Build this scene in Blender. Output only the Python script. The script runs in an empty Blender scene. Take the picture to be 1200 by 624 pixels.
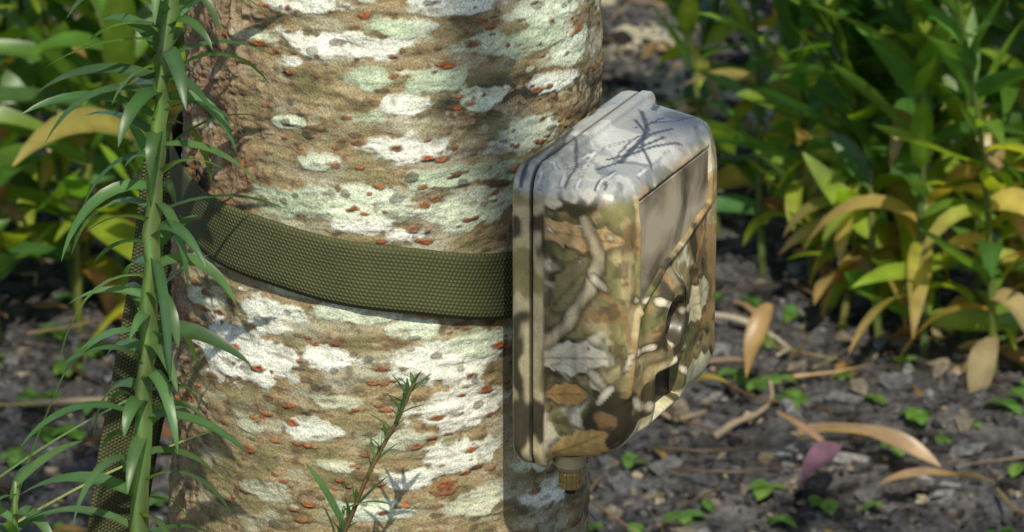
import bpy, math, random
import numpy as np
from mathutils import Vector, Quaternion
random.seed(7); rng=np.random.default_rng(11)
sc=bpy.context.scene
# ------------------------------------------------------------------ helpers
P_=rng.permutation(256); G_=rng.normal(size=(256,3)); G_/=np.linalg.norm(G_,axis=1)[:,None]
def pn(p):
    p=np.asarray(p,float); i=np.floor(p).astype(int); f=p-i
    w=f*f*f*(f*(f*6-15)+10); out=np.zeros(len(p))
    for cx in (0,1):
        for cy in (0,1):
            for cz in (0,1):
                h=P_[(P_[(P_[(i[:,0]+cx)&255]+i[:,1]+cy)&255]+i[:,2]+cz)&255]
                g=G_[h]
                d=g[:,0]*(f[:,0]-cx)+g[:,1]*(f[:,1]-cy)+g[:,2]*(f[:,2]-cz)
                ww=(w[:,0] if cx else 1-w[:,0])*(w[:,1] if cy else 1-w[:,1])*(w[:,2] if cz else 1-w[:,2])
                out+=d*ww
    return out*1.6
def fbm(p,o=3):
    a=1.0;s=0;q=np.asarray(p,float).copy()
    for k in range(o):
        s=s+a*pn(q); q=q*2.03+17.3; a*=.5
    return s
def ss(a,b,x):
    t=np.clip((x-a)/(b-a),0,1); return t*t*(3-2*t)
def mixc(c,d,m):
    return c*(1-m[:,None])+np.asarray(d)*m[:,None]
def coll(o,parent=None):
    sc.collection.objects.link(o)
    if parent: o.parent=parent
    return o
def empty(name,loc=(0,0,0)):
    o=bpy.data.objects.new(name,None); o.empty_display_size=.05; sc.collection.objects.link(o); return o
def mesh_obj(name,V,F,mat,cols=None,smooth=True,parent=None,uv=None):
    me=bpy.data.meshes.new(name)
    V=np.asarray(V,np.float32)
    if isinstance(F,np.ndarray):
        n=len(F);k=F.shape[1]
        me.vertices.add(len(V)); me.vertices.foreach_set('co',V.ravel())
        me.loops.add(n*k); me.loops.foreach_set('vertex_index',F.astype(np.int32).ravel())
        me.polygons.add(n); me.polygons.foreach_set('loop_start',np.arange(0,n*k,k,dtype=np.int32))
        try: me.polygons.foreach_set('loop_total',np.full(n,k,dtype=np.int32))
        except Exception: pass
        me.update(calc_edges=True)
    else:
        me.from_pydata(V.tolist(),[],F); me.update()
    if cols is not None:
        ca=me.color_attributes.new('Col','FLOAT_COLOR','POINT')
        c=np.ones((len(V),4),np.float32); c[:,:3]=np.clip(cols,0,1); ca.data.foreach_set('color',c.ravel())
    if uv is not None:
        ul=me.uv_layers.new(name='UVMap'); li=np.zeros(len(me.loops),np.int32); me.loops.foreach_get('vertex_index',li)
        ul.data.foreach_set('uv',np.asarray(uv,np.float32)[li].ravel())
    me.polygons.foreach_set('use_smooth',np.full(len(me.polygons),smooth))
    me.materials.append(mat)
    return coll(bpy.data.objects.new(name,me),parent)
def gridF(nr,nc,wrap=False):
    r=np.arange(nr-1)[:,None]; c=np.arange(nc if wrap else nc-1)[None,:]
    c2=(c+1)%nc
    a=r*nc+c; b=r*nc+c2; d=(r+1)*nc+c; e=(r+1)*nc+c2
    return np.stack([a,b,e,d],-1).reshape(-1,4)
class Mat:
    def __init__(s,name):
        s.m=bpy.data.materials.new(name); s.m.use_nodes=True; s.t=s.m.node_tree; s.n=s.t.nodes; s.l=s.t.links
        s.b=s.n['Principled BSDF']; s.out=s.n['Material Output']
    def node(s,t,**k):
        n=s.n.new(t)
        for a,b in k.items(): setattr(n,a,b)
        return n
def col_mat(name,rough=.8,nscale=500,namp=.35,bump=.3,bdist=.0005,spec=.3,transl=0,coords='Object'):
    M=Mat(name); at=M.node('ShaderNodeAttribute',attribute_name='Col')
    tc=M.node('ShaderNodeTexCoord'); nz=M.node('ShaderNodeTexNoise'); nz.inputs['Scale'].default_value=nscale; nz.inputs['Detail'].default_value=5
    M.l.new(tc.outputs[coords],nz.inputs['Vector'])
    mr=M.node('ShaderNodeMapRange'); mr.inputs['From Min'].default_value=.3; mr.inputs['From Max'].default_value=.7
    mr.inputs['To Min'].default_value=1-namp; mr.inputs['To Max'].default_value=1+namp
    M.l.new(nz.outputs['Fac'],mr.inputs['Value'])
    vm=M.node('ShaderNodeVectorMath',operation='SCALE'); M.l.new(at.outputs['Color'],vm.inputs[0]); M.l.new(mr.outputs[0],vm.inputs['Scale'])
    M.l.new(vm.outputs[0],M.b.inputs['Base Color'])
    M.b.inputs['Roughness'].default_value=rough; M.b.inputs['Specular IOR Level'].default_value=spec
    if bump>0:
        bp=M.node('ShaderNodeBump'); bp.inputs['Strength'].default_value=bump; bp.inputs['Distance'].default_value=bdist
        M.l.new(nz.outputs['Fac'],bp.inputs['Height']); M.l.new(bp.outputs[0],M.b.inputs['Normal'])
    if transl>0:
        tr=M.node('ShaderNodeBsdfTranslucent'); v2=M.node('ShaderNodeVectorMath',operation='MULTIPLY'); v2.inputs[1].default_value=(2.7,2.5,.85)
        M.l.new(vm.outputs[0],v2.inputs[0]); M.l.new(v2.outputs[0],tr.inputs['Color'])
        mx=M.node('ShaderNodeMixShader'); mx.inputs[0].default_value=transl
        M.l.new(M.b.outputs[0],mx.inputs[1]); M.l.new(tr.outputs[0],mx.inputs[2]); M.l.new(mx.outputs[0],M.out.inputs['Surface'])
    return M.m
def plain(name,col,rough=.5,metal=0,spec=.5):
    M=Mat(name); M.b.inputs['Base Color'].default_value=(*col,1); M.b.inputs['Roughness'].default_value=rough
    M.b.inputs['Metallic'].default_value=metal; M.b.inputs['Specular IOR Level'].default_value=spec
    nz=M.node('ShaderNodeTexNoise'); nz.inputs['Scale'].default_value=400
    tc=M.node('ShaderNodeTexCoord'); M.l.new(tc.outputs['Object'],nz.inputs['Vector'])
    mr=M.node('ShaderNodeMapRange'); mr.inputs['To Min'].default_value=rough*.7; mr.inputs['To Max'].default_value=min(1,rough*1.4)
    M.l.new(nz.outputs['Fac'],mr.inputs['Value']); M.l.new(mr.outputs[0],M.b.inputs['Roughness'])
    return M.m
# ------------------------------------------------------------------ light & camera
S=Vector((.06,-.66,.76)).normalized()
w=bpy.data.worlds.new('World'); sc.world=w; w.use_nodes=True
bg=w.node_tree.nodes['Background']; sky=w.node_tree.nodes.new('ShaderNodeTexSky'); sky.sky_type='NISHITA'; sky.sun_disc=False
sky.sun_elevation=math.asin(S.z); sky.sun_rotation=math.atan2(S.x,S.y)
w.node_tree.links.new(sky.outputs[0],bg.inputs[0]); bg.inputs[1].default_value=.15
sl=bpy.data.lights.new('sun','SUN'); sl.energy=5; sl.angle=math.radians(.5); sl.color=(1,.94,.80)
so=bpy.data.objects.new('sun',sl); so.rotation_euler=S.to_track_quat('Z','Y').to_euler(); coll(so)
so.location=(2,-4,6)
H=.42; D=1.6; pt=math.radians(20)
cam=bpy.data.cameras.new('camera'); co=bpy.data.objects.new('camera',cam); coll(co); sc.camera=co
co.location=(0,-D*math.cos(pt),H+D*math.sin(pt)); co.rotation_euler=(math.radians(70),0,0)
cam.sensor_width=36; cam.lens=36*1.6/.392; cam.clip_start=.05; cam.clip_end=300
cam.dof.use_dof=True; cam.dof.focus_distance=1.52; cam.dof.aperture_fstop=34
sc.view_settings.view_transform='Standard'; sc.view_settings.look='None'; sc.view_settings.exposure=0
# ------------------------------------------------------------------ TREE
tree=empty('tree')
AX=-.048
def axis(z): return AX+.03*(np.minimum(z,1.2)-H)+.0012*np.sin(np.asarray(z)*38+1)
def rad(z): return .0790-.02*(np.clip(z,.2,1.8)-H)+.05*np.exp(-z/.07)
th=np.concatenate([np.linspace(-math.pi,-1.8,26)[:-1],np.arange(-1.8,1.8,.0056),np.linspace(1.8,math.pi,26)[:-1]])
zz=np.concatenate([np.arange(-.06,.295,.008),np.arange(.295,.572,.00045),np.arange(.575,2.3,.02)])
nt,nz_=len(th),len(zz)
T,Z=np.meshgrid(th,zz); t=T.ravel(); z=Z.ravel()
sn,cs=np.sin(t)*.08,-np.cos(t)*.08
def cyl(fu,fv,o=3,off=0): return fbm(np.stack([sn*fu+off,cs*fu+off*.7,z*fv+off*1.3],1),o)
big=cyl(18,14,2); hz=cyl(45,150,3,5); hz2=cyl(90,260,3,31); fine=cyl(330,420,2,9); ver=cyl(120,40,3,77); med=cyl(60,95,3,50); rough_=cyl(150,210,4,64)
disp=big*.0028+hz*.0007+hz2*.0002+fine*.00014+rough_*.0003
C=np.zeros((len(t),3))+np.array([.27,.205,.115])
C=mixc(C,[.130,.092,.050],ss(.0,.6,hz)); C=mixc(C,[.36,.30,.19],ss(.0,.8,hz2)*.7)
C=mixc(C,[.19,.18,.09],ss(.0,.6,med)*.7); C=mixc(C,[.40,.40,.32],ss(.05,.6,cyl(28,60,3,90))*.55)
C=mixc(C,[.09,.065,.04],ss(.2,.8,rough_)*.7); C=mixc(C,[.31,.34,.24],ss(.1,.5,-rough_)*ss(-.2,.4,-med)*.6)
C*=np.array([1.0,.985,.93])
ridge=ss(-.60,-.78,t+.12*med)*ss(.450,.472,z+.01*big)
ridge2=ss(-1.0,-1.15,t+.12*med)*.7
rg=np.maximum(ridge,ridge2)
C=mixc(C,[.19,.125,.07],rg*.9); C=mixc(C,[.36,.28,.18],rg*ss(.1,.6,ver)*.6); C=mixc(C,[.05,.035,.02],rg*ss(.15,.6,-ver)*.8)
disp+=rg*(.0014+ver*.0022+fine*.0005)
db=np.exp(-((z-(.503+.006*np.sin(t*3)))/.007)**2)*ss(.1,.35,t)
C=mixc(C,[.05,.045,.035],np.clip(db*ss(-.2,.4,fine+med)*1.2,0,.9))
Cg=C.reshape(nz_,nt,3); Dg=disp.reshape(nz_,nt); fg=fine.reshape(nz_,nt); mg=med.reshape(nz_,nt); hg=hz2.reshape(nz_,nt); rgg=rg.reshape(nz_,nt); ro=rough_.reshape(nz_,nt)
def px2tz(x,y):
    q=max(-.98,min(.98,(x-450)/250)); a=math.asin(q); return a,H+((312-y)/3180+.342*.08*math.cos(a))/.94
def win(a,zc,wa,hz_):
    ia=np.searchsorted(th,a-wa),np.searchsorted(th,a+wa); iz=np.searchsorted(zz,zc-hz_),np.searchsorted(zz,zc+hz_)
    return slice(*iz),slice(*ia)
pal=[(.68,.68,.61),(.56,.60,.48),(.42,.48,.35),(.73,.72,.66),(.48,.48,.36)]
def lichen(a,zc,wm,hm,c,op=.95,rough=.38):
    sl_=win(a,zc,wm/.08*1.9,hm*1.9)
    TT,ZZ=T[sl_],Z[sl_]
    if TT.size==0: return
    d=np.sqrt(((TT-a)*.08/wm)**2+((ZZ-zc)/hm)**2)+mg[sl_]*rough+ro[sl_]*.28+fg[sl_]*.16
    m=ss(1.10,.88,d)*op*(1-.6*rgg[sl_])
    hole=ss(.3,.75,-hg[sl_]-.3*fg[sl_]-.3*ro[sl_]); m=m*(1-.5*hole)
    edge=ss(.5,1,d)
    cc=(np.array(c)*(1-.2*edge[...,None])*np.array([1,1.02,.96]))*(1+.14*hg[sl_][...,None]+.14*fg[sl_][...,None]+.18*ro[sl_][...,None])
    Cg[sl_]=Cg[sl_]*(1-m[...,None])+cc*m[...,None]; Dg[sl_]+=m*.00035
P=[(385,65,150,30,3),(350,15,90,30,0),(530,12,120,34,0),(640,20,80,34,1),(475,130,60,24,0),(505,103,80,26,2),(475,180,100,30,3),(420,240,120,50,1),(550,245,100,44,1),
(425,268,70,20,3),(480,278,50,18,3),(380,195,60,18,1),(615,165,80,36,1),(335,243,90,30,2),(610,55,90,30,2),(560,120,70,26,1),(640,100,60,22,0),(450,45,60,20,2),(430,100,60,24,2),
(275,410,70,74,3),(325,425,60,44,3),(320,370,70,36,0),(395,420,80,26,3),(530,425,130,42,0),(545,478,110,42,3),(375,503,70,26,0),(430,368,110,22,1),(570,402,70,24,1),(640,582,60,30,0),
(495,385,70,22,1),(315,578,70,24,4),(465,515,80,24,4),(545,535,90,40,0),(490,560,60,26,0),(560,590,80,30,4),(400,470,60,16,4),(450,600,90,24,1),(350,340,60,16,4),(640,540,60,22,1),
(520,212,90,24,2),(560,60,60,20,4),(300,50,50,16,4),(330,150,40,14,1),(300,500,40,14,4),(250,350,40,22,4),(400,545,50,16,4),(590,205,60,24,2),(660,60,40,40,1)]
for _ in range(100):
    a=random.uniform(-1.5,1.5); zc=random.uniform(.29,.57); wm=random.uniform(.0015,.007)
    lichen(a,zc,wm,wm*random.uniform(.3,.6),random.choice(pal),random.uniform(.35,.85),.8)
for x,y,ww,hh,k in P:
    a,zc=px2tz(x,y); sc_=1/max(.35,math.cos(a))
    lichen(a,zc,ww*1.04/3200/2*sc_,hh*1.08/3000/2,pal[k])
for _ in range(460):
    a=random.uniform(-1.5,1.5); zc=random.uniform(.29,.57); wm=random.uniform(.0006,.0028)
    lichen(a,zc,wm,wm*random.uniform(.3,.8),random.choice([(.05,.04,.03),(.10,.07,.045),(.12,.10,.08),(.18,.18,.12)]),.7)
def lent(a,zc,wm,hm):
    sl_=win(a,zc,wm/.08*2.2,hm*3.0); TT,ZZ=T[sl_],Z[sl_]
    if TT.size==0: return
    d=np.sqrt(((TT-a)*.08/wm)**2+((ZZ-zc)/hm)**2)+fg[sl_]*.5+ro[sl_]*.3
    rim=ss(1.9,1.1,d)*.7; m=ss(1.1,.7,d)
    c=np.array(random.choice([(.37,.10,.03),(.28,.085,.03),(.40,.14,.045),(.20,.08,.04)]))
    Cg[sl_]=Cg[sl_]*(1-rim[...,None])+np.array([.10,.06,.035])*rim[...,None]
    Cg[sl_]=Cg[sl_]*(1-m[...,None])+c*(1+.4*fg[sl_][...,None])*m[...,None]
    Dg[sl_]+=ss(1.6,.8,d)*.0006-ss(.5,.1,d)*.0003
for r in range(34):
    zc0=.29+r*.28/34+random.uniform(-.003,.003); a=-1.5+random.uniform(0,.4)
    while a<1.5:
        n=random.choice([1,1,1,2,3])
        for k in range(n):
            wm=random.choice([random.uniform(.0007,.0014),random.uniform(.0010,.0027)])
            lent(a,zc0+random.uniform(-.002,.002)+.002*math.sin(a*4),wm,wm*random.uniform(.25,.40)+.0002); a+=wm*2.4/.08
        a+=random.expovariate(1/.24)+.05
a,zc=px2tz(525,572); lichen(a,zc,.0055,.0045,(.30,.17,.08),1,.2); lent(a,zc+.001,.003,.0012); lent(a,zc-.002,.0035,.001)
C=Cg.reshape(-1,3); disp=Dg.ravel()
R=rad(z)+disp
V=np.stack([axis(z)+R*np.sin(t),-R*np.cos(t),z],1)
barkM=col_mat('bark',rough=.88,nscale=1300,namp=.34,bump=.8,bdist=.0005,spec=.15)
mesh_obj('trunk',V,gridF(nz_,nt,True),barkM,C,True,tree)
def tube(acc,pts,rads,col,seg=8,colfn=None):
    pts=[Vector(p) for p in pts]; n0=len(acc['v']); 
    for i,p in enumerate(pts):
        d=(pts[min(i+1,len(pts)-1)]-pts[max(i-1,0)]).normalized()
        a=d.cross(Vector((.3,1,.2))).normalized(); b=d.cross(a)
        for k in range(seg):
            q=2*math.pi*k/seg; acc['v'].append(tuple(p+(a*math.cos(q)+b*math.sin(q))*rads[i])); acc['c'].append(col if colfn is None else colfn(i,k))
    for i in range(len(pts)-1):
        for k in range(seg):
            A=n0+i*seg+k; B=n0+i*seg+(k+1)%seg; acc['f'].append((A,B,B+seg,A+seg))
    acc['f'].append(tuple(n0+(len(pts)-1)*seg+k for k in range(seg)))
def newacc(): return {'v':[],'f':[],'c':[]}
def emit(name,acc,mat,parent=None,smooth=True): return mesh_obj(name,np.array(acc['v']),acc['f'],mat,np.array(acc['c']),smooth,parent)
L=newacc()
clumps=[]
top=Vector((float(axis(np.array(2.0))),0,1.7))
Sv=np.array(S)
def off_sun(p,g,r):
    q=np.array(p)-np.array(g); return np.linalg.norm(q-(q@Sv)*Sv)>r
for i in range(16):
    ang=i*2.4; r=random.uniform(1.2,3.0); e=Vector((math.cos(ang)*r,math.sin(ang)*r-.2,random.uniform(2.2,3.0)))
    b=Vector((top.x,0,1.45+.05*i)); pts=[b.lerp(e,k/6)+Vector((0,0,.35*math.sin(k/6*3.14)))+Vector((random.uniform(-.06,.06),random.uniform(-.06,.06),0))*(k>0) for k in range(7)]
    tube(L,pts,[.032*(1-k/7.5)+.003 for k in range(7)],(.2,.15,.1))
    for k in range(2,7):
        for j in range(3):
            e2=pts[k]+Vector((random.uniform(-.6,.6),random.uniform(-.6,.6),random.uniform(-.3,.35)))
            m_=pts[k].lerp(e2,.5)+Vector((0,0,.04))
            if all(off_sun(q_,(.01,-.10,.44),.12) for q_ in (pts[k].lerp(m_,.5),m_,m_.lerp(e2,.5),e2)):  # twigs left out that would shade the trail camera
                tube(L,[pts[k],m_,e2],[.008,.005,.002],(.18,.13,.09),5)
            clumps.append(e2)
emit('limbs',L,barkM,tree)
for _ in range(110): clumps.append(Vector((random.uniform(-2.4,2.4),random.uniform(-3.0,3.2),random.uniform(1.9,3.0))))
cl=np.array([tuple(c) for c in clumps]); per=34
pos=np.repeat(cl,per,0)+rng.normal(size=(len(cl)*per,3))*np.array([.2,.2,.13])
pos=pos[pos[:,2]>1.55]
sun_gaps=[((-.012,-.075,.335),.05,1),((.045,-.06,.50),.06,.9),((-.08,-.07,.55),.06,.95),((-.08,-.08,.40),.05,.9),((-.06,-.08,.44),.17,.42),((.015,-.105,.425),.08,.97),
((.30,1.0,.18),.30,.95),((.15,1.3,.15),.28,.94),((.42,1.4,.2),.3,.94),((.25,1.9,.1),.6,.94),((-.30,1.0,.22),.20,.88),((-.13,-.12,.50),.05,.9),((-.35,1.2,.3),.3,.75),((-.4,1.6,.2),.3,.9),((.25,.75,0),.2,.4),((.0,1.7,.1),.3,.85)]
for g,r,fr in sun_gaps:  # thin the crown along the sun direction so chosen spots are lit
    q=pos-np.array(g); al=q@Sv; per_=np.linalg.norm(q-al[:,None]*Sv,axis=1); pos=pos[~((per_<r+.012)&(rng.random(len(pos))<fr))]
n=len(pos); d=rng.normal(size=(n,3)); d[:,2]=d[:,2]*.5-.2; d/=np.linalg.norm(d,axis=1)[:,None]
up=rng.normal(size=(n,3))*.6+np.array([0,0,1]); sd=np.cross(d,up); sd/=np.linalg.norm(sd,axis=1)[:,None]; nn=np.cross(sd,d)
Ls=rng.uniform(.05,.085,n)[:,None]; Ws=Ls*.27
V=np.stack([pos,pos+d*Ls*.35+sd*Ws+nn*Ws*.3,pos+d*Ls,pos+d*Ls*.35-sd*Ws+nn*Ws*.3,pos+d*Ls*.4],1).reshape(-1,3)
b=np.arange(n)[:,None]*5; F=np.concatenate([b+[0,1,4],b+[4,1,2],b+[0,4,3],b+[3,4,2]])
cc=np.repeat(np.array([.07,.12,.03])*rng.uniform(.7,1.4,n)[:,None],5,0)
leafM=col_mat('leaf',rough=.38,nscale=60,namp=.25,bump=.15,bdist=.002,spec=.5,transl=.45)
mesh_obj('shade_crown_leaves',V,F,leafM,cc,False,tree)  # unseen crown above the view, added to cast dappled shade
# ------------------------------------------------------------------ TRAIL CAMERA
tc=empty('trail_camera')
U3=np.array([.41,.912,0]); N3=np.array([.912,-.41,0]); Z3=np.array([0,0,1.]); O3=np.array([-.001,-.107,.439])
def W3(a,n,zv): return O3+np.multiply.outer(a,U3)+np.multiply.outer(n,N3)+np.multiply.outer(zv,Z3)
Wd=.106; Hh=.0575; AC=Wd/2; LA=AC-.009; LZ=-.009; PZ=-.0345
def rrect(inset,rc,M=640):
    hw=Wd/2-inset; hh=Hh-inset; rc=max(.0005,min(rc,hw*.98,hh*.98))
    straight=[2*(hh-rc),2*(hw-rc)]; per=2*sum(straight)+2*math.pi*rc
    u=np.arange(M)/M*per; out=np.zeros((M,2))
    segs=[('l',(hw,-hh+rc),(0,1),straight[0]),('c',(hw-rc,hh-rc),0,None),('l',(hw-rc,hh),(-1,0),straight[1]),('c',(-hw+rc,hh-rc),math.pi/2,None),
          ('l',(-hw,hh-rc),(0,-1),straight[0]),('c',(-hw+rc,-hh+rc),math.pi,None),('l',(-hw+rc,-hh),(1,0),straight[1]),('c',(hw-rc,-hh+rc),1.5*math.pi,None)]
    o=0
    for sgm in segs:
        ln=sgm[3] if sgm[0]=='l' else math.pi/2*rc
        k=(u>=o)&(u<o+ln+1e-9); q=u[k]-o
        if sgm[0]=='l': out[k]=np.array(sgm[1])+q[:,None]*np.array(sgm[2])
        else:
            an=sgm[2]+q/rc; out[k]=np.array(sgm[1])+rc*np.stack([np.cos(an),np.sin(an)],1)
        o+=ln
    return out
prof=[(.0000,.030,.009),(.0000,.0035,.009),(.0007,.0015,.009),(.002,.0005,.009),(.004,0,.009),(.0074,0,.009),(.0080,.0005,.009),(.0083,.0018,.009),(.0089,.0018,.009),(.0092,.0002,.009),(.0097,-.0006,.009),(.0124,-.0006,.009),(.0130,0,.009),(.0133,.0018,.009),(.0145,.0028,.009),(.033,.0050,.009),(.0375,.0062,.009),(.0395,.0074,.009),(.0410,.0090,.009),(.0418,.0110,.009),(.042,.0130,.008)]
rings=[]
for k in range(len(prof)-1):
    A,B=np.array(prof[k]),np.array(prof[k+1]); m=max(1,int(np.linalg.norm((B-A)[:2])/.0008))
    if k==0: m=6
    for j in range(m): rings.append(A+(B-A)*j/m)
rings.append(np.array(prof[-1]))
q1=Wd/2-.0004
for q in np.linspace(.0130,q1,56)[1:]: rings.append(np.array((.042,q,max(.0005,.008-(q-.0130)*.2))))
M=760; BV=[]
for nn_,ins,rc in rings:
    r2=rrect(ins,rc,M); BV.append(np.stack([r2[:,0]+Wd/2,np.full(M,nn_),r2[:,1]],1))
BV=np.concatenate(BV); a_,n_,z_=BV[:,0].copy(),BV[:,1].copy(),BV[:,2].copy()
front=ss(.036,.041,n_)
n_=n_-ss(.014,.04,n_)*ss(-.036,-.0575,z_)*.0045
n_=n_+front*ss(.030,.048,z_)*-.0012
def rb(a,zv,ca,cz,wa,wz,e): return ss(e,-e,np.maximum(abs(a-ca)-wa,abs(zv-cz)-wz))
PB=[(AC-.033,.004),(AC-.024,.0075),(AC-.009,.0135),(AC+.008,.0165),(AC+.033,.0235)]
zlow=np.interp(a_,[p[0] for p in PB],[p[1] for p in PB])
pd=np.maximum.reduce([np.abs(a_-AC)-.033,z_-.0437,zlow-z_])
lensd=np.sqrt(((a_-LA))**2+((z_-LZ))**2)
relief=.0045*ss(.020,.013,lensd)-.006*ss(.0095,.0075,lensd)
pir=rb(a_,z_,LA,PZ,.0180,.0110,.0016); pin=rb(a_,z_,LA,PZ,.0130,.0080,.001)
relief+=.0025*pir-.0060*pin
rib=ss(.0022,.0008,abs(abs(a_-LA)-(.0255+.25*(.008-z_))))*rb(a_,z_,LA,-.012,.05,.016,.002)
relief+=.0018*rib*(1-pir)
relief=relief*ss(-.001,.001,pd)-.0012*ss(.0008,-.0008,pd)+.0010*ss(.0032,.0020,pd)*ss(0,.0010,pd)
n_=n_+relief*front
p3=np.stack([a_,n_,z_],1)
q=p3*np.array([26,30,17]); wp=np.stack([fbm(p3*38+3,3),fbm(p3*38+40,3),fbm(p3*38+80,3)],1)
b1=fbm(q+wp*.35,4); b2=fbm(q*1.4+11+wp*.35,4); b3=fbm(q*.9+55+wp*.5,3); fn=fbm(p3*420,2); st=fbm(p3*np.array([300,300,60]),2); mid=fbm(p3*110+20,3)
K=np.zeros_like(p3)+np.array([.25,.195,.085])
K=mixc(K,[.46,.365,.185],ss(.0,.30,b1)); K=mixc(K,[.055,.044,.020],ss(.08,.22,-b1-.15*mid)); K=mixc(K,[.17,.165,.055],ss(.15,.38,b2)*.8)
K=mixc(K,[.66,.58,.40],ss(.20,.35,b3+.12*mid)); K=mixc(K,[.31,.185,.075],ss(.22,.4,-b3+.1*mid)*.8)
K=mixc(K,[.04,.035,.02],ss(.25,.5,mid-.3*b1)*.6)
K=K*(1+.12*fn[:,None]+.18*mid[:,None])
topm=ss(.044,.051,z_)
K=mixc(K,[.36,.38,.38],topm*.75); K=mixc(K,[.10,.11,.11],topm*ss(.05,.3,b2)*.6); K=mixc(K,[.56,.56,.52],topm*ss(.1,.35,b1)*.6)  # bright bluish light on the top face, painted over the camo colour
ps=p3+wp*.0009
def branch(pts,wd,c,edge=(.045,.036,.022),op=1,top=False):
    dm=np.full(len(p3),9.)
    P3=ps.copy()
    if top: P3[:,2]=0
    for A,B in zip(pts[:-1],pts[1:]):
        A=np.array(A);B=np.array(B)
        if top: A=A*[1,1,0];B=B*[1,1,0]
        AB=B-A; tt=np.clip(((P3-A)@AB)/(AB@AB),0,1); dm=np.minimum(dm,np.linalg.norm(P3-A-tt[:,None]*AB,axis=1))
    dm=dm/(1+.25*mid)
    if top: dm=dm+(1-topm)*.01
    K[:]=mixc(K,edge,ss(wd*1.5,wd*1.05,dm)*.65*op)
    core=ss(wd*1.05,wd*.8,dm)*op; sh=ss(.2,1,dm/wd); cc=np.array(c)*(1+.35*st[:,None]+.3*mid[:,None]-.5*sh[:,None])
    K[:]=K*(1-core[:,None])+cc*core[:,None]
def blob(cen,rr,c,asp=1.6,rot=0,plane='n',op=1,ser=.4):
    u_=(p3[:,1] if plane=='n' else p3[:,0])-cen[0]; v_=p3[:,2]-cen[1]; mask=ss(.022,.014,a_) if plane=='n' else front
    uu=u_*math.cos(rot)+v_*math.sin(rot); vv=(-u_*math.sin(rot)+v_*math.cos(rot))*asp
    r=np.hypot(uu,vv)/rr+wp[:,0]*ser+ser*.7*np.abs(np.sin(uu/rr*7))*(np.abs(vv)/rr)
    m=ss(1.04,.94,r)*mask*op; sh=ss(1.45,1.0,r)*mask*.6*op
    K[:]=mixc(K,[.04,.032,.018],sh*(1-m)); vein=1-.35*ss(.10,.03,np.abs(vv)/rr)-.15*(np.sin((uu-np.abs(vv)*.7)/rr*16)>.7)
    cc=np.array(c)*(1+.25*st[:,None]+.35*mid[:,None])*vein[:,None]; K[:]=K*(1-m[:,None])+cc*m[:,None]
blob((.022,-.013),.015,(.66,.58,.42),2.0,.1,'n',1,.7); blob((.020,.034),.016,(.52,.34,.15),2.4,-.1)
blob((.022,.014),.013,(.22,.19,.08),1.5,.9)
branch([(.003,.013,-.008),(.003,.020,-.001),(.004,.029,.013),(.005,.033,.026),(.006,.027,.040)],.0026,(.52,.43,.26))
branch([(.004,.031,.018),(.010,.039,.010),(.03,.044,.004),(.05,.046,-.008),(.08,.044,-.006)],.0019,(.66,.57,.40))
branch([(.004,.030,-.018),(.010,.038,-.026),(.02,.043,-.034),(.045,.046,-.046)],.0024,(.60,.52,.35))
branch([(.004,.036,.034),(.02,.042,.026),(.05,.042,.018),(.09,.040,.030)],.0014,(.44,.38,.24))
branch([(.004,.033,-.03),(.012,.042,-.012),(.03,.044,-.014),(.06,.044,-.034)],.0016,(.66,.58,.42))
branch([(.003,.004,.045),(.003,.016,.033),(.003,.024,.037),(.02,.04,.036)],.0006,(.60,.56,.46),op=.9)
blob((.021,-.027),.0088,(.42,.24,.08),1.7,.1); blob((.027,-.045),.0125,(.50,.31,.11),1.7,.5,'n',1,.6)
blob((.03,-.047),.018,(.52,.47,.28),2.0,.1,'f'); blob((.078,-.012),.013,(.46,.40,.24),1.5,.2,'f'); blob((.080,-.045),.018,(.52,.47,.30),2.0,-.1,'f')
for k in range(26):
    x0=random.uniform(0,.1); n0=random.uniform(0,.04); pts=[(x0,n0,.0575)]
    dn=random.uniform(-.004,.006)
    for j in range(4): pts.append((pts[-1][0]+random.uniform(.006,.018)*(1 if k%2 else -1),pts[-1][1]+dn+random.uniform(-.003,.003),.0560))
    twig_shadow=k%4!=0  # dark twigs are cast shadows painted into the top-face camo colour
    branch(pts,random.uniform(.0003,.0010),(.045,.05,.055) if twig_shadow else (.60,.59,.55),(.06,.06,.06),.8,True)
for k in range(13):
    pts=[(.002,random.uniform(.016,.04),random.uniform(-.05,.045))]
    for j in range(4): pts.append((pts[-1][0]+.001*j,pts[-1][1]+random.uniform(-.006,.006),pts[-1][2]+random.uniform(.002,.009)*(1 if k%2 else -1)))
    branch(pts,random.uniform(.0002,.0005),(.05,.04,.025) if k%3 else (.45,.40,.29),(.05,.04,.03),.75)
rs=ss(.0134,.0130,p3[:,1])*(1-topm); stc=fbm(p3*np.array([60,60,34])+9,3)
RK=np.zeros_like(K)+np.array([.46,.38,.22]); RK=mixc(RK,[.06,.05,.03],ss(.05,.25,stc)); RK=mixc(RK,[.24,.20,.09],ss(.15,.4,-stc)); RK=RK*(1+.3*mid[:,None])
K[:]=K*(1-rs[:,None])+RK*rs[:,None]
gr=ss(.0004,.0001,abs(p3[:,1]-.0086)-.0004); K=mixc(K,[.02,.02,.015],gr*.9)
camoM=col_mat('camo_plastic',rough=.36,nscale=900,namp=.12,bump=.12,bdist=.0002,spec=.42)
BW=O3+a_[:,None]*U3+n_[:,None]*N3+z_[:,None]*Z3
mesh_obj('housing',BW,gridF(len(rings),M,True),camoM,K,True,tc)
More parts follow.
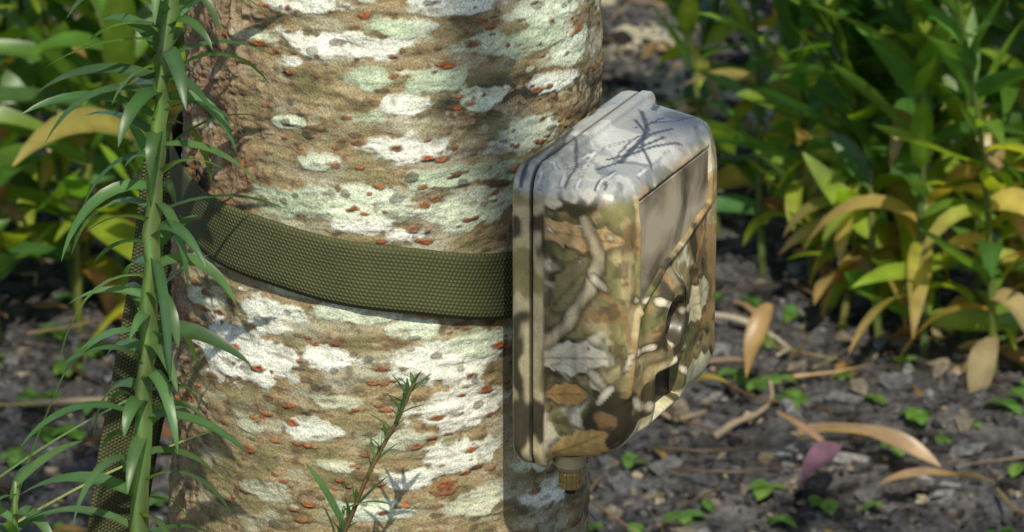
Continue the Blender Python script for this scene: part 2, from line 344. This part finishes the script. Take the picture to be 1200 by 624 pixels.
def extr_poly(name,pts,n0,n1,mat,bev=.0006):
    m=len(pts); V=[W3(p[0],n0,p[1]) for p in pts]+[W3(p[0],n1,p[1]) for p in pts]
    F=[tuple(range(m))[::-1],tuple(range(m,2*m))]+[(i,(i+1)%m,m+(i+1)%m,m+i) for i in range(m)]
    o=mesh_obj(name,np.array(V),F,mat,None,False,tc)
    if bev:
        bm=o.modifiers.new('b','BEVEL'); bm.width=bev; bm.segments=3; bm.limit_method='ANGLE'
    return o
def circ(ca,cz,r,m=32): return [(ca+r*math.cos(2*math.pi*i/m),cz+r*math.sin(2*math.pi*i/m)) for i in range(m)]
def rrp(ca,cz,wa,wz,r,m=6):
    o=[]
    for sx,sz,a0 in ((1,1,0),(-1,1,90),(-1,-1,180),(1,-1,270)):
        for k in range(m+1):
            q=math.radians(a0+90*k/m); o.append((ca+sx*(wa-r)+r*math.cos(q),cz+sz*(wz-r)+r*math.sin(q)))
    return o
glass=plain('smoked_lens_glass',(.012,.012,.015),.06); blk=plain('black_plastic',(.010,.009,.008),.3)
pm=Mat('infrared_panel_plastic'); pm.b.inputs['Roughness'].default_value=.12; pm.b.inputs['Specular IOR Level'].default_value=.9
tcn=pm.node('ShaderNodeTexCoord'); nzn=pm.node('ShaderNodeTexNoise'); nzn.inputs['Scale'].default_value=42; nzn.inputs['Detail'].default_value=6; nzn.inputs['Distortion'].default_value=.6; crn=pm.node('ShaderNodeValToRGB')
crn.color_ramp.elements[0].position=.38; crn.color_ramp.elements[0].color=(.10,.08,.045,1); crn.color_ramp.elements[1].position=.62; crn.color_ramp.elements[1].color=(.50,.41,.28,1)
pm.l.new(tcn.outputs['Object'],nzn.inputs['Vector']); pm.l.new(nzn.outputs['Fac'],crn.inputs[0]); pm.l.new(crn.outputs[0],pm.b.inputs['Base Color'])
extr_poly('infrared_panel',[(AC+.0330,.0437),(AC-.0330,.0437)]+PB,.036,.0417,pm.m,.0005)
extr_poly('lens',circ(LA,LZ,.0078),.038,.0420,glass,.001)
extr_poly('motion_sensor_window',rrp(LA,PZ,.0126,.0076,.0015),.035,.0392,blk,.0004)
extr_poly('mounting_bracket',rrp(.062,.0,.026,.040,.004),-.0075,.0004,plain('olive_plastic',(.07,.07,.04),.5),.001)
def ringed(name,a,n,z0,prof_,mat,seg=28,rib=0):
    V=[];F=[];m=len(prof_)
    for (dz,r) in prof_:
        for k in range(seg):
            q=2*math.pi*k/seg; rr=r*(1+(rib if k%2 else -rib)); V.append(W3(a+rr*math.cos(q),n+rr*math.sin(q),z0+dz))
    for i in range(m-1):
        for k in range(seg):
            A=i*seg+k;B=i*seg+(k+1)%seg; F.append((A,B,B+seg,A+seg))
    F.append(tuple(range(seg))); F.append(tuple((m-1)*seg+k for k in range(seg)))
    return mesh_obj(name,np.array(V),F,mat,None,False,tc)
brass=plain('brass',(.36,.26,.10),.42,.8)
olv=plain('tan_plastic',(.26,.22,.12),.45)
ringed('screw_boss',.014,.018,-.0535,[(0,.0060),(-.005,.0056),(-.0065,.0046),(-.0075,.0036)],olv)
ringed('thumb_screw',.014,.018,-.0610,[(0,.0036),(-.0005,.0042),(-.0028,.0042),(-.0030,.0037),(-.0036,.0037),(-.0038,.0042),(-.0060,.0042),(-.0066,.0034)],brass,36,.04)
ringed('screw_tip',.014,.018,-.0676,[(0,.0022),(-.002,.0020)],blk)
# ------------------------------------------------------------------ STRAP
strap=empty('webbing_strap')
sm=Mat('olive_webbing'); uvn=sm.node('ShaderNodeUVMap'); sx=sm.node('ShaderNodeSeparateXYZ'); sm.l.new(uvn.outputs[0],sx.inputs[0])
def mth(M_,op,a,b=None,c=None):
    n=M_.node('ShaderNodeMath',operation=op)
    for i,v in enumerate((a,b,c)):
        if v is None: continue
        if isinstance(v,(int,float)): n.inputs[i].default_value=v
        else: M_.l.new(v,n.inputs[i])
    return n.outputs[0]
u=sx.outputs[0]; v=sx.outputs[1]
row=mth(sm,'FLOOR',mth(sm,'MULTIPLY',v,700)); half=mth(sm,'MULTIPLY',mth(sm,'MODULO',row,2.0),3.14159)
wu=mth(sm,'SINE',mth(sm,'ADD',mth(sm,'MULTIPLY',u,3900),half)); wv=mth(sm,'ABSOLUTE',mth(sm,'SINE',mth(sm,'MULTIPLY',v,700*3.14159)))
hgt=mth(sm,'MULTIPLY',mth(sm,'ADD',mth(sm,'MULTIPLY',wu,.5),.5),wv)
nzs=sm.node('ShaderNodeTexNoise'); nzs.inputs['Scale'].default_value=60; nzs.inputs['Detail'].default_value=8; nzs.inputs['Roughness'].default_value=.7; tcs=sm.node('ShaderNodeTexCoord'); sm.l.new(tcs.outputs['Object'],nzs.inputs['Vector'])
fac=mth(sm,'ADD',mth(sm,'MULTIPLY',hgt,.5),mth(sm,'MULTIPLY',nzs.outputs['Fac'],.6))
cr=sm.node('ShaderNodeValToRGB'); cr.color_ramp.elements[0].color=(.018,.021,.008,1); cr.color_ramp.elements[1].color=(.125,.13,.052,1); sm.l.new(fac,cr.inputs[0]); sm.l.new(cr.outputs[0],sm.b.inputs['Base Color'])
bp=sm.node('ShaderNodeBump'); bp.inputs['Strength'].default_value=.7; bp.inputs['Distance'].default_value=.0006; sm.l.new(hgt,bp.inputs['Height']); sm.l.new(bp.outputs[0],sm.b.inputs['Normal'])
sm.b.inputs['Roughness'].default_value=.7; sm.b.inputs['Specular IOR Level'].default_value=.25
def ribbon(name,cen,wid,nor,hw,thick=.0014,nw=10):
    m=len(cen); s_=np.concatenate([[0],np.cumsum(np.linalg.norm(np.diff(cen,axis=0),axis=1))])
    prof=[]; 
    for k in range(nw+1): q=-1+2*k/nw; prof.append((q*hw,thick*.5*(1+.25*(abs(q)>.85))*(0.4 if abs(q)==1 else 1)))
    prof=prof+[(a,-b) for a,b in prof[::-1]]
    Vv=[];uv=[]
    for (a,b) in prof: Vv.append(cen+wid*a+nor*b); uv.append(np.stack([s_,np.full(m,a+.5)],1))
    Vv=np.stack(Vv,1).reshape(-1,3); uv=np.stack(uv,1).reshape(-1,2)
    return mesh_obj(name,Vv,gridF(m,len(prof),True),sm.m,None,True,strap,uv)
ts=np.linspace(-math.pi,math.pi,500)
zc=.4455+np.interp(ts,[-3.2,-1.5,-.8,-.3,0,.5,.9,2.2,3.2],[0.019,.0175,.0085,.0030,.0005,-.0075,-.011,0,.019])
zc=np.convolve(np.pad(zc,20,'edge'),np.ones(41)/41,'valid')+.0004*np.sin(ts*9)
r_=rad(zc)+.0036+.0005*np.sin(ts*7+1)
cen=np.stack([axis(zc)+r_*np.sin(ts),-r_*np.cos(ts),zc],1)
nor=np.stack([np.sin(ts),-np.cos(ts),ts*0+.02],1); wid=np.stack([-.02*np.sin(ts)-.06*np.cos(ts),.02*np.cos(ts),ts*0+1],1)
ribbon('strap_loop',cen,wid,nor,.0127)
k=np.linspace(0,1,80)
x=-.127-.048*k**.85+.002*np.sin(k*9); zt=.466-.31*k; y=.012+.02*k+.003*np.sin(k*7)
cen=np.stack([x,y,zt],1); tg=np.gradient(cen,axis=0); tg/=np.linalg.norm(tg,axis=1)[:,None]
wv_=np.stack([np.cos(.35+.5*k),np.sin(.35+.5*k)*.8,k*0+.1],1); wv_-=tg*np.sum(wv_*tg,1)[:,None]; wv_/=np.linalg.norm(wv_,axis=1)[:,None]
ribbon('strap_tail',cen,wv_,np.cross(wv_,tg),.0127)
# ------------------------------------------------------------------ GROUND
def axisarr(a,b,st,far):
    e=[];x=b;s_=st
    while x<far: s_*=1.35; x+=s_; e.append(x)
    f=[];x=a;s_=st
    while x>-far: s_*=1.35; x-=s_; f.append(x)
    return np.array(f[::-1]+list(np.arange(a,b,st))+e)
gx=axisarr(-.7,.8,.006,80); gy=axisarr(.5,2.1,.006,80)
X,Y=np.meshgrid(gx,gy); X=X.ravel();Y=Y.ravel(); g3=np.stack([X,Y,X*0],1)
n1=fbm(g3*4,2);n2=fbm(g3*28+5,3);n3=fbm(g3*90+9,2)
def gz(x,y): return 0.012*fbm(np.array([[x,y,0]])*4,2)[0]
ZG=.012*n1+.007*n2*(np.hypot(X,Y)<4)+.004*n3*(np.hypot(X,Y)<4)
GC=np.zeros_like(g3)+np.array([.068,.066,.067]); GC=mixc(GC,[.030,.028,.028],ss(0,.5,n3)); GC=mixc(GC,[.115,.11,.10],ss(.1,.7,n2)*.7)
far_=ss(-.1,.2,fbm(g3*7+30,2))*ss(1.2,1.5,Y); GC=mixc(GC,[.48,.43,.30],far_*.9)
GM=col_mat('soil',rough=.95,nscale=260,namp=.5,bump=.8,bdist=.003,spec=.1)
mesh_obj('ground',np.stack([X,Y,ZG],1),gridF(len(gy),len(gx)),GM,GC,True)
nC=17000; cx=rng.uniform(-.6,.75,nC); cy=.55+rng.uniform(0,1,nC)**1.3*1.5
cube=np.array([[-1,-1,-1],[1,-1,-1],[1,1,-1],[-1,1,-1],[-1,-1,1],[1,-1,1],[1,1,1],[-1,1,1]],float)
V=np.repeat(cube[None],nC,0)+rng.normal(size=(nC,8,3))*.35
sz=np.minimum(np.exp(rng.normal(-6.3,.55,nC)),.0052); V=V*np.stack([sz*rng.uniform(.6,2.0,nC),sz*.8,sz*.6],1)[:,None,:]
an=rng.uniform(0,6.28,nC); ca,sa=np.cos(an)[:,None],np.sin(an)[:,None]
V=np.stack([V[...,0]*ca-V[...,1]*sa,V[...,0]*sa+V[...,1]*ca,V[...,2]],-1)
cz=.012*fbm(np.stack([cx,cy,cx*0],1)*4,2)+.007*fbm(np.stack([cx,cy,cx*0],1)*28+5,3)+.002
V=V+np.stack([cx,cy,cz],1)[:,None,:]
F=np.array([[0,3,2,1],[4,5,6,7],[0,1,5,4],[1,2,6,5],[2,3,7,6],[3,0,4,7]])[None]+np.arange(nC)[:,None,None]*8
chc=np.array([(.055,.052,.052),(.10,.097,.10),(.16,.135,.10),(.035,.031,.028),(.28,.235,.16),(.17,.17,.17)])[rng.choice(6,nC,p=[.3,.27,.12,.18,.04,.09])]
mesh_obj('mulch',V.reshape(-1,3),F.reshape(-1,4),GM,np.repeat(chc,8,0),False)
# ------------------------------------------------------------------ LEAVES
def leaf(acc,p,d,L,W,droop,col,fold=.25,twist=0,seg=8,curl=0,tipcol=None,pw=(.55,.9)):
    p=Vector(p); d=Vector(d).normalized(); up=Vector((0,0,1))
    side=d.cross(up)
    if side.length<.05: side=Vector((1,0,0))
    side.normalize(); side=Quaternion(d,twist)@side
    n0=len(acc['v']); step=L/seg; mx=(pw[0]/(pw[0]+pw[1]))**pw[0]*(pw[1]/(pw[0]+pw[1]))**pw[1]
    for i in range(seg+1):
        tt=i/seg; wv=W*.5*(((tt+.02)**pw[0])*((1-tt)**pw[1])/mx if tt<1 else 0)+W*.02
        nrm=side.cross(d).normalized(); sdv=(side+nrm*curl*math.sin(tt*5)).normalized()
        c=col if tipcol is None else tuple(col[j]*(1-tt)+tipcol[j]*tt for j in range(3))
        acc['v']+= [tuple(p-sdv*wv+nrm*wv*fold),tuple(p),tuple(p+sdv*wv+nrm*wv*fold)]
        acc['c']+= [c,tuple(min(1,x*1.3) for x in c),c]
        d=(d+Vector((0,0,-1))*droop/seg).normalized(); p=p+d*step
        side=(side-d*side.dot(d)).normalized()
    for i in range(seg):
        A=n0+i*3; acc['f']+=[(A,A+1,A+4,A+3),(A+1,A+2,A+5,A+4)]
def vary(c,a=.25):
    k=random.uniform(1-a,1+a); return (c[0]*k*random.uniform(.85,1.15),c[1]*k,c[2]*k*random.uniform(.8,1.2))
GREEN=[(.085,.18,.030),(.06,.14,.03),(.13,.22,.030),(.065,.14,.04),(.19,.28,.03)]
YEL=[(.30,.32,.035),(.22,.29,.035),(.36,.28,.06),(.17,.26,.03)]
DEAD=[(.30,.19,.09),(.22,.12,.05),(.36,.26,.14)]
def stem_plant(acc,x,y,h,Lf,Wf,nl,yel=.3,lean=.25):
    z0=gz(x,y)-.01; dx,dy=random.uniform(-lean,lean),random.uniform(-lean,lean)
    pts=[Vector((x+dx*h*k/6*(k/6+.4)+random.uniform(-.004,.004),y+dy*h*k/6*(k/6+.4)+random.uniform(-.004,.004),z0+h*k/6)) for k in range(7)]
    tube(acc,pts,[.0028*(1-k/8) for k in range(7)],vary((.14,.17,.05)),6)
    ph=random.uniform(0,6)
    for i in range(nl):
        f=.10+.90*(i+random.random()*.5)/nl; q=min(5.999,f*6); k=int(q); p=pts[k].lerp(pts[k+1],q-k); ph+=2.4+random.uniform(-.4,.4)
        el=.40+.9*f+random.uniform(-.4,.35); d=Vector((math.cos(ph)*math.cos(el),math.sin(ph)*math.cos(el),math.sin(el)))
        lf=Lf*random.uniform(.55,1.2)*(1-.35*max(0,f-.7)/.3)
        if f<.45 and random.random()<yel:
            c=vary(random.choice(YEL)); dr=random.uniform(1.0,3.0); tip=random.choice([None,None,(.3,.2,.08)])
        elif f<.3 and random.random()<.15: c=vary(random.choice(DEAD)); dr=random.uniform(2,4); tip=None
        else: c=vary(random.choice(GREEN)); dr=random.uniform(-.2,1.0); tip=None
        leaf(acc,p,d,lf,Wf*random.uniform(.7,1.25),dr,c,random.uniform(.1,.45),random.uniform(-.9,.9),8,random.uniform(-.4,.4),tip)
def shrub(name,pl,Lf,Wf,nl,yel,hr=(.32,.55)):
    acc=newacc()
    for x,y in pl: stem_plant(acc,x,y,random.uniform(*hr),Lf,Wf,nl,yel)
    emit(name,acc,leafM)
def pts_in(n,x0,x1,y0,y1): return [(random.uniform(x0,x1),random.uniform(y0,y1)) for _ in range(n)]
random.seed(21)
shrub('leafy_shrub',[(.265,.97),(.30,.93),(.235,1.02),(.33,1.0),(.28,1.07),(.215,1.05),(.25,1.1),(.36,.96)]+pts_in(5,.22,.38,.96,1.12),.075,.0145,44,.42,(.3,.42))
shrub('leafy_shrub',[(.20,1.12),(.17,1.16),(.145,1.22),(.18,1.3),(.12,1.35)]+pts_in(5,.12,.30,1.15,1.4),.075,.0150,42,.35,(.28,.42))
shrub('leafy_shrub',[(.37,1.0),(.42,1.05)]+pts_in(8,.36,.6,1.0,1.4),.080,.0150,40,.35)
shrub('leafy_shrub',pts_in(8,.08,.7,1.5,1.9),.085,.018,30,.3)
shrub('leafy_shrub',pts_in(9,-.1,.9,1.95,2.6),.09,.02,26,.3)
shrub('leafy_shrub',pts_in(13,-.36,-.17,.95,1.25),.095,.0185,36,.15)
shrub('leafy_shrub',pts_in(10,-.60,-.32,.9,1.5),.10,.018,30,.15)
shrub('leafy_shrub',pts_in(11,-.55,0,1.35,1.95),.095,.02,28,.2)
shrub('leafy_shrub',pts_in(12,-1.2,-.1,2.0,2.8),.095,.02,26,.2,(.4,.7))
shrub('leafy_shrub',pts_in(36,-3,3,3.0,4.5),.12,.03,26,.2,(.5,.9))
def weed(name,pts,r0,nl,Lf,Wf,cs,el0=.75,dro=2.6,stemc=(.17,.25,.085)):
    acc=newacc(); P_l=[Vector(p) for p in pts]; m=len(P_l); R_=[]
    for i in range(m-1):
        for j in range(6): R_.append(P_l[i].lerp(P_l[i+1],j/6)+Vector((random.uniform(-1,1),random.uniform(-1,1),0))*r0*.2)
    R_.append(P_l[-1]); M_=len(R_)
    tube(acc,R_,[r0*(1-.5*i/M_)*random.uniform(.92,1.1) for i in range(M_)],stemc,12,lambda i,k:tuple(c*(1.25 if k%3==0 else .8)*random.uniform(.85,1.15) for c in stemc))
    ph=0
    for i in range(nl):
        f=(i+.5)/nl; q=f*(M_-1.001); k=int(q); p=R_[k].lerp(R_[k+1],q-k)
        ph+=2.399+random.uniform(-.35,.35); el=el0+random.uniform(-.45,.4); d=Vector((math.cos(ph)*math.cos(el),math.sin(ph)*math.cos(el)*.8,math.sin(el)))
        leaf(acc,p,d,Lf*random.uniform(.5,1.25),Wf*random.uniform(.75,1.25),dro*random.uniform(.3,1.3),vary(random.choice(cs)),.3,random.uniform(-.6,.6),10,random.uniform(-.2,.2),None,(.35,.8))
    emit(name,acc,leafM)
WG=[(.075,.15,.05),(.06,.125,.045),(.09,.165,.06),(.05,.11,.045)]
weed('tall_weed',[(-.165,-.12,-.01),(-.150,-.125,.15),(-.139,-.128,.30),(-.131,-.13,.40),(-.127,-.13,.46),(-.122,-.132,.52),(-.117,-.13,.56),(-.112,-.13,.66),(-.109,-.13,.76)],.0040,185,.042,.0048,WG,.65,2.4)
weed('tall_weed',[(-.19,-.08,-.01),(-.187,-.09,.15),(-.184,-.10,.30),(-.180,-.105,.375)],.0018,60,.036,.0044,WG,.8,2.2)
weed('seedling',[(-.095,-.13,-.01),(-.085,-.13,.15),(-.074,-.132,.30),(-.063,-.134,.36),(-.050,-.134,.392),(-.040,-.134,.412),(-.034,-.134,.426)],.0011,80,.010,.0014,WG,1.0,.4,(.20,.13,.07))
weed('seedling',[(-.09,-.125,-.01),(-.08,-.125,.2),(-.068,-.127,.34),(-.060,-.128,.375)],.001,26,.032,.0030,WG,1.0,.8,(.12,.2,.06))
acc=newacc()
for (x,y,zb,dx,L_,c) in [(-.23,-.04,.30,.9,.19,(.34,.40,.12)),(-.225,-.03,.32,.8,.16,(.15,.26,.07)),(-.20,-.07,.30,.2,.12,(.12,.2,.06))]:
    leaf(acc,(x,y,zb-.30),(0,0,1),.31,.003,.02,c,.3,0,6,0,None,(.1,.1)); leaf(acc,(x,y,zb),(dx,-.1,.8),L_,.0034,.5,c,.3,0,12,0,None,(.2,.7))
emit('grass',acc,leafM)
acc=newacc()
for _ in range(230):
    x=random.choice([random.uniform(.03,.45),random.uniform(-.45,-.12)]); y=.60+random.random()*.5; z0=gz(x,y)+.006
    s_=random.uniform(.5,1.4)
    for k in range(random.randint(4,9)):
        a=random.uniform(0,6.28); rr=random.uniform(.004,.009)*s_; leaf(acc,(x,y,z0),(math.cos(a),math.sin(a),random.uniform(.3,1.2)),rr*1.4,rr*.9,1.4,vary((.10,.19,.04)),.15,0,4,0,None,(.6,.5))
emit('ground_weeds',acc,leafM)
acc=newacc()
for _ in range(230):
    x=random.uniform(-.55,.7); y=.6+random.random()**.8*1.3; a=random.uniform(0,6.28)
    leaf(acc,(x,y,gz(x,y)+.008),(math.cos(a),math.sin(a),random.uniform(0,.5)),random.uniform(.02,.05),random.uniform(.004,.010),random.uniform(.4,1.6),vary(random.choice(DEAD)),random.uniform(-.4,.7),random.uniform(-.8,.8),8,random.uniform(-.8,.8))
for _ in range(260):
    x=random.uniform(-.55,.7); y=.6+random.random()*1.2; a=random.uniform(0,6.28); l=random.uniform(.02,.09); p=Vector((x,y,gz(x,y)+.008))
    tube(acc,[p,p+Vector((math.cos(a),math.sin(a),.05))*l*.5+Vector((0,0,.003)),p+Vector((math.cos(a+.5),math.sin(a+.5),0))*l],[.0011,.0009,.0005],vary(random.choice([(.25,.19,.11),(.14,.1,.06),(.33,.27,.17)])),5)
emit('leaf_litter',acc,leafM)
acc=newacc()
for pl,c in [([(.120,1.06),(.145,1.045),(.165,1.035),(.178,1.01),(.176,.985),(.168,.965)],(.33,.28,.21)),([(.122,.835),(.135,.845),(.150,.865),(.160,.89),(.160,.91)],(.27,.21,.14)),([(.125,.97),(.145,.955),(.152,.94)],(.22,.16,.11)),([(.05,.86),(.08,.88),(.10,.87),(.12,.885)],(.2,.16,.11)),([(-.30,.88),(-.26,.87),(-.22,.885)],(.2,.16,.11))]:
    m=len(pl); R_=[Vector((x_,y_,gz(x_,y_)+.007+.004*math.sin(i*1.7))) for i,(x_,y_) in enumerate(pl)]
    Q=[]
    for i in range(m-1):
        p0,p1,p2,p3_=R_[max(i-1,0)],R_[i],R_[i+1],R_[min(i+2,m-1)]
        for j in range(5):
            u_=j/5; Q.append(.5*((2*p1)+(p2-p0)*u_+(2*p0-5*p1+4*p2-p3_)*u_*u_+(3*p1-p0-3*p2+p3_)*u_**3))
    Q.append(R_[-1]); tube(acc,Q,[.0026*(1-.6*i/len(Q))*random.uniform(.9,1.1) for i in range(len(Q))],c,8)
emit('surface_roots',acc,barkM)
def dl(p,d,L_,W_,dr,c,cu,tw=0,tip=None):
    acc=newacc(); leaf(acc,p,d,L_,W_,dr,c,.5,tw,16,cu,tip); emit('dead_leaf',acc,leafM)
dl((.17,.80,.022),(1,-.25,.35),.09,.017,.9,(.40,.27,.16),.5,.3)
dl((.215,.74,.016),(1,.2,.25),.07,.009,.6,(.36,.24,.14),-.6,-.4)
dl((.157,.79,.040),(.55,-.5,-.1),.045,.005,.3,(.32,.20,.12),.4,.5)
dl((.192,.765,.030),(-.50,-.9,.05),.060,.013,.4,(.24,.13,.18),.9,.2,(.17,.08,.13))
dl((.16,.92,.06),(-.3,-.5,-.3),.05,.012,1.2,(.35,.22,.09),.3)
dl((-.20,.80,.02),(-1,.1,.2),.06,.015,.6,(.16,.08,.04),.4)
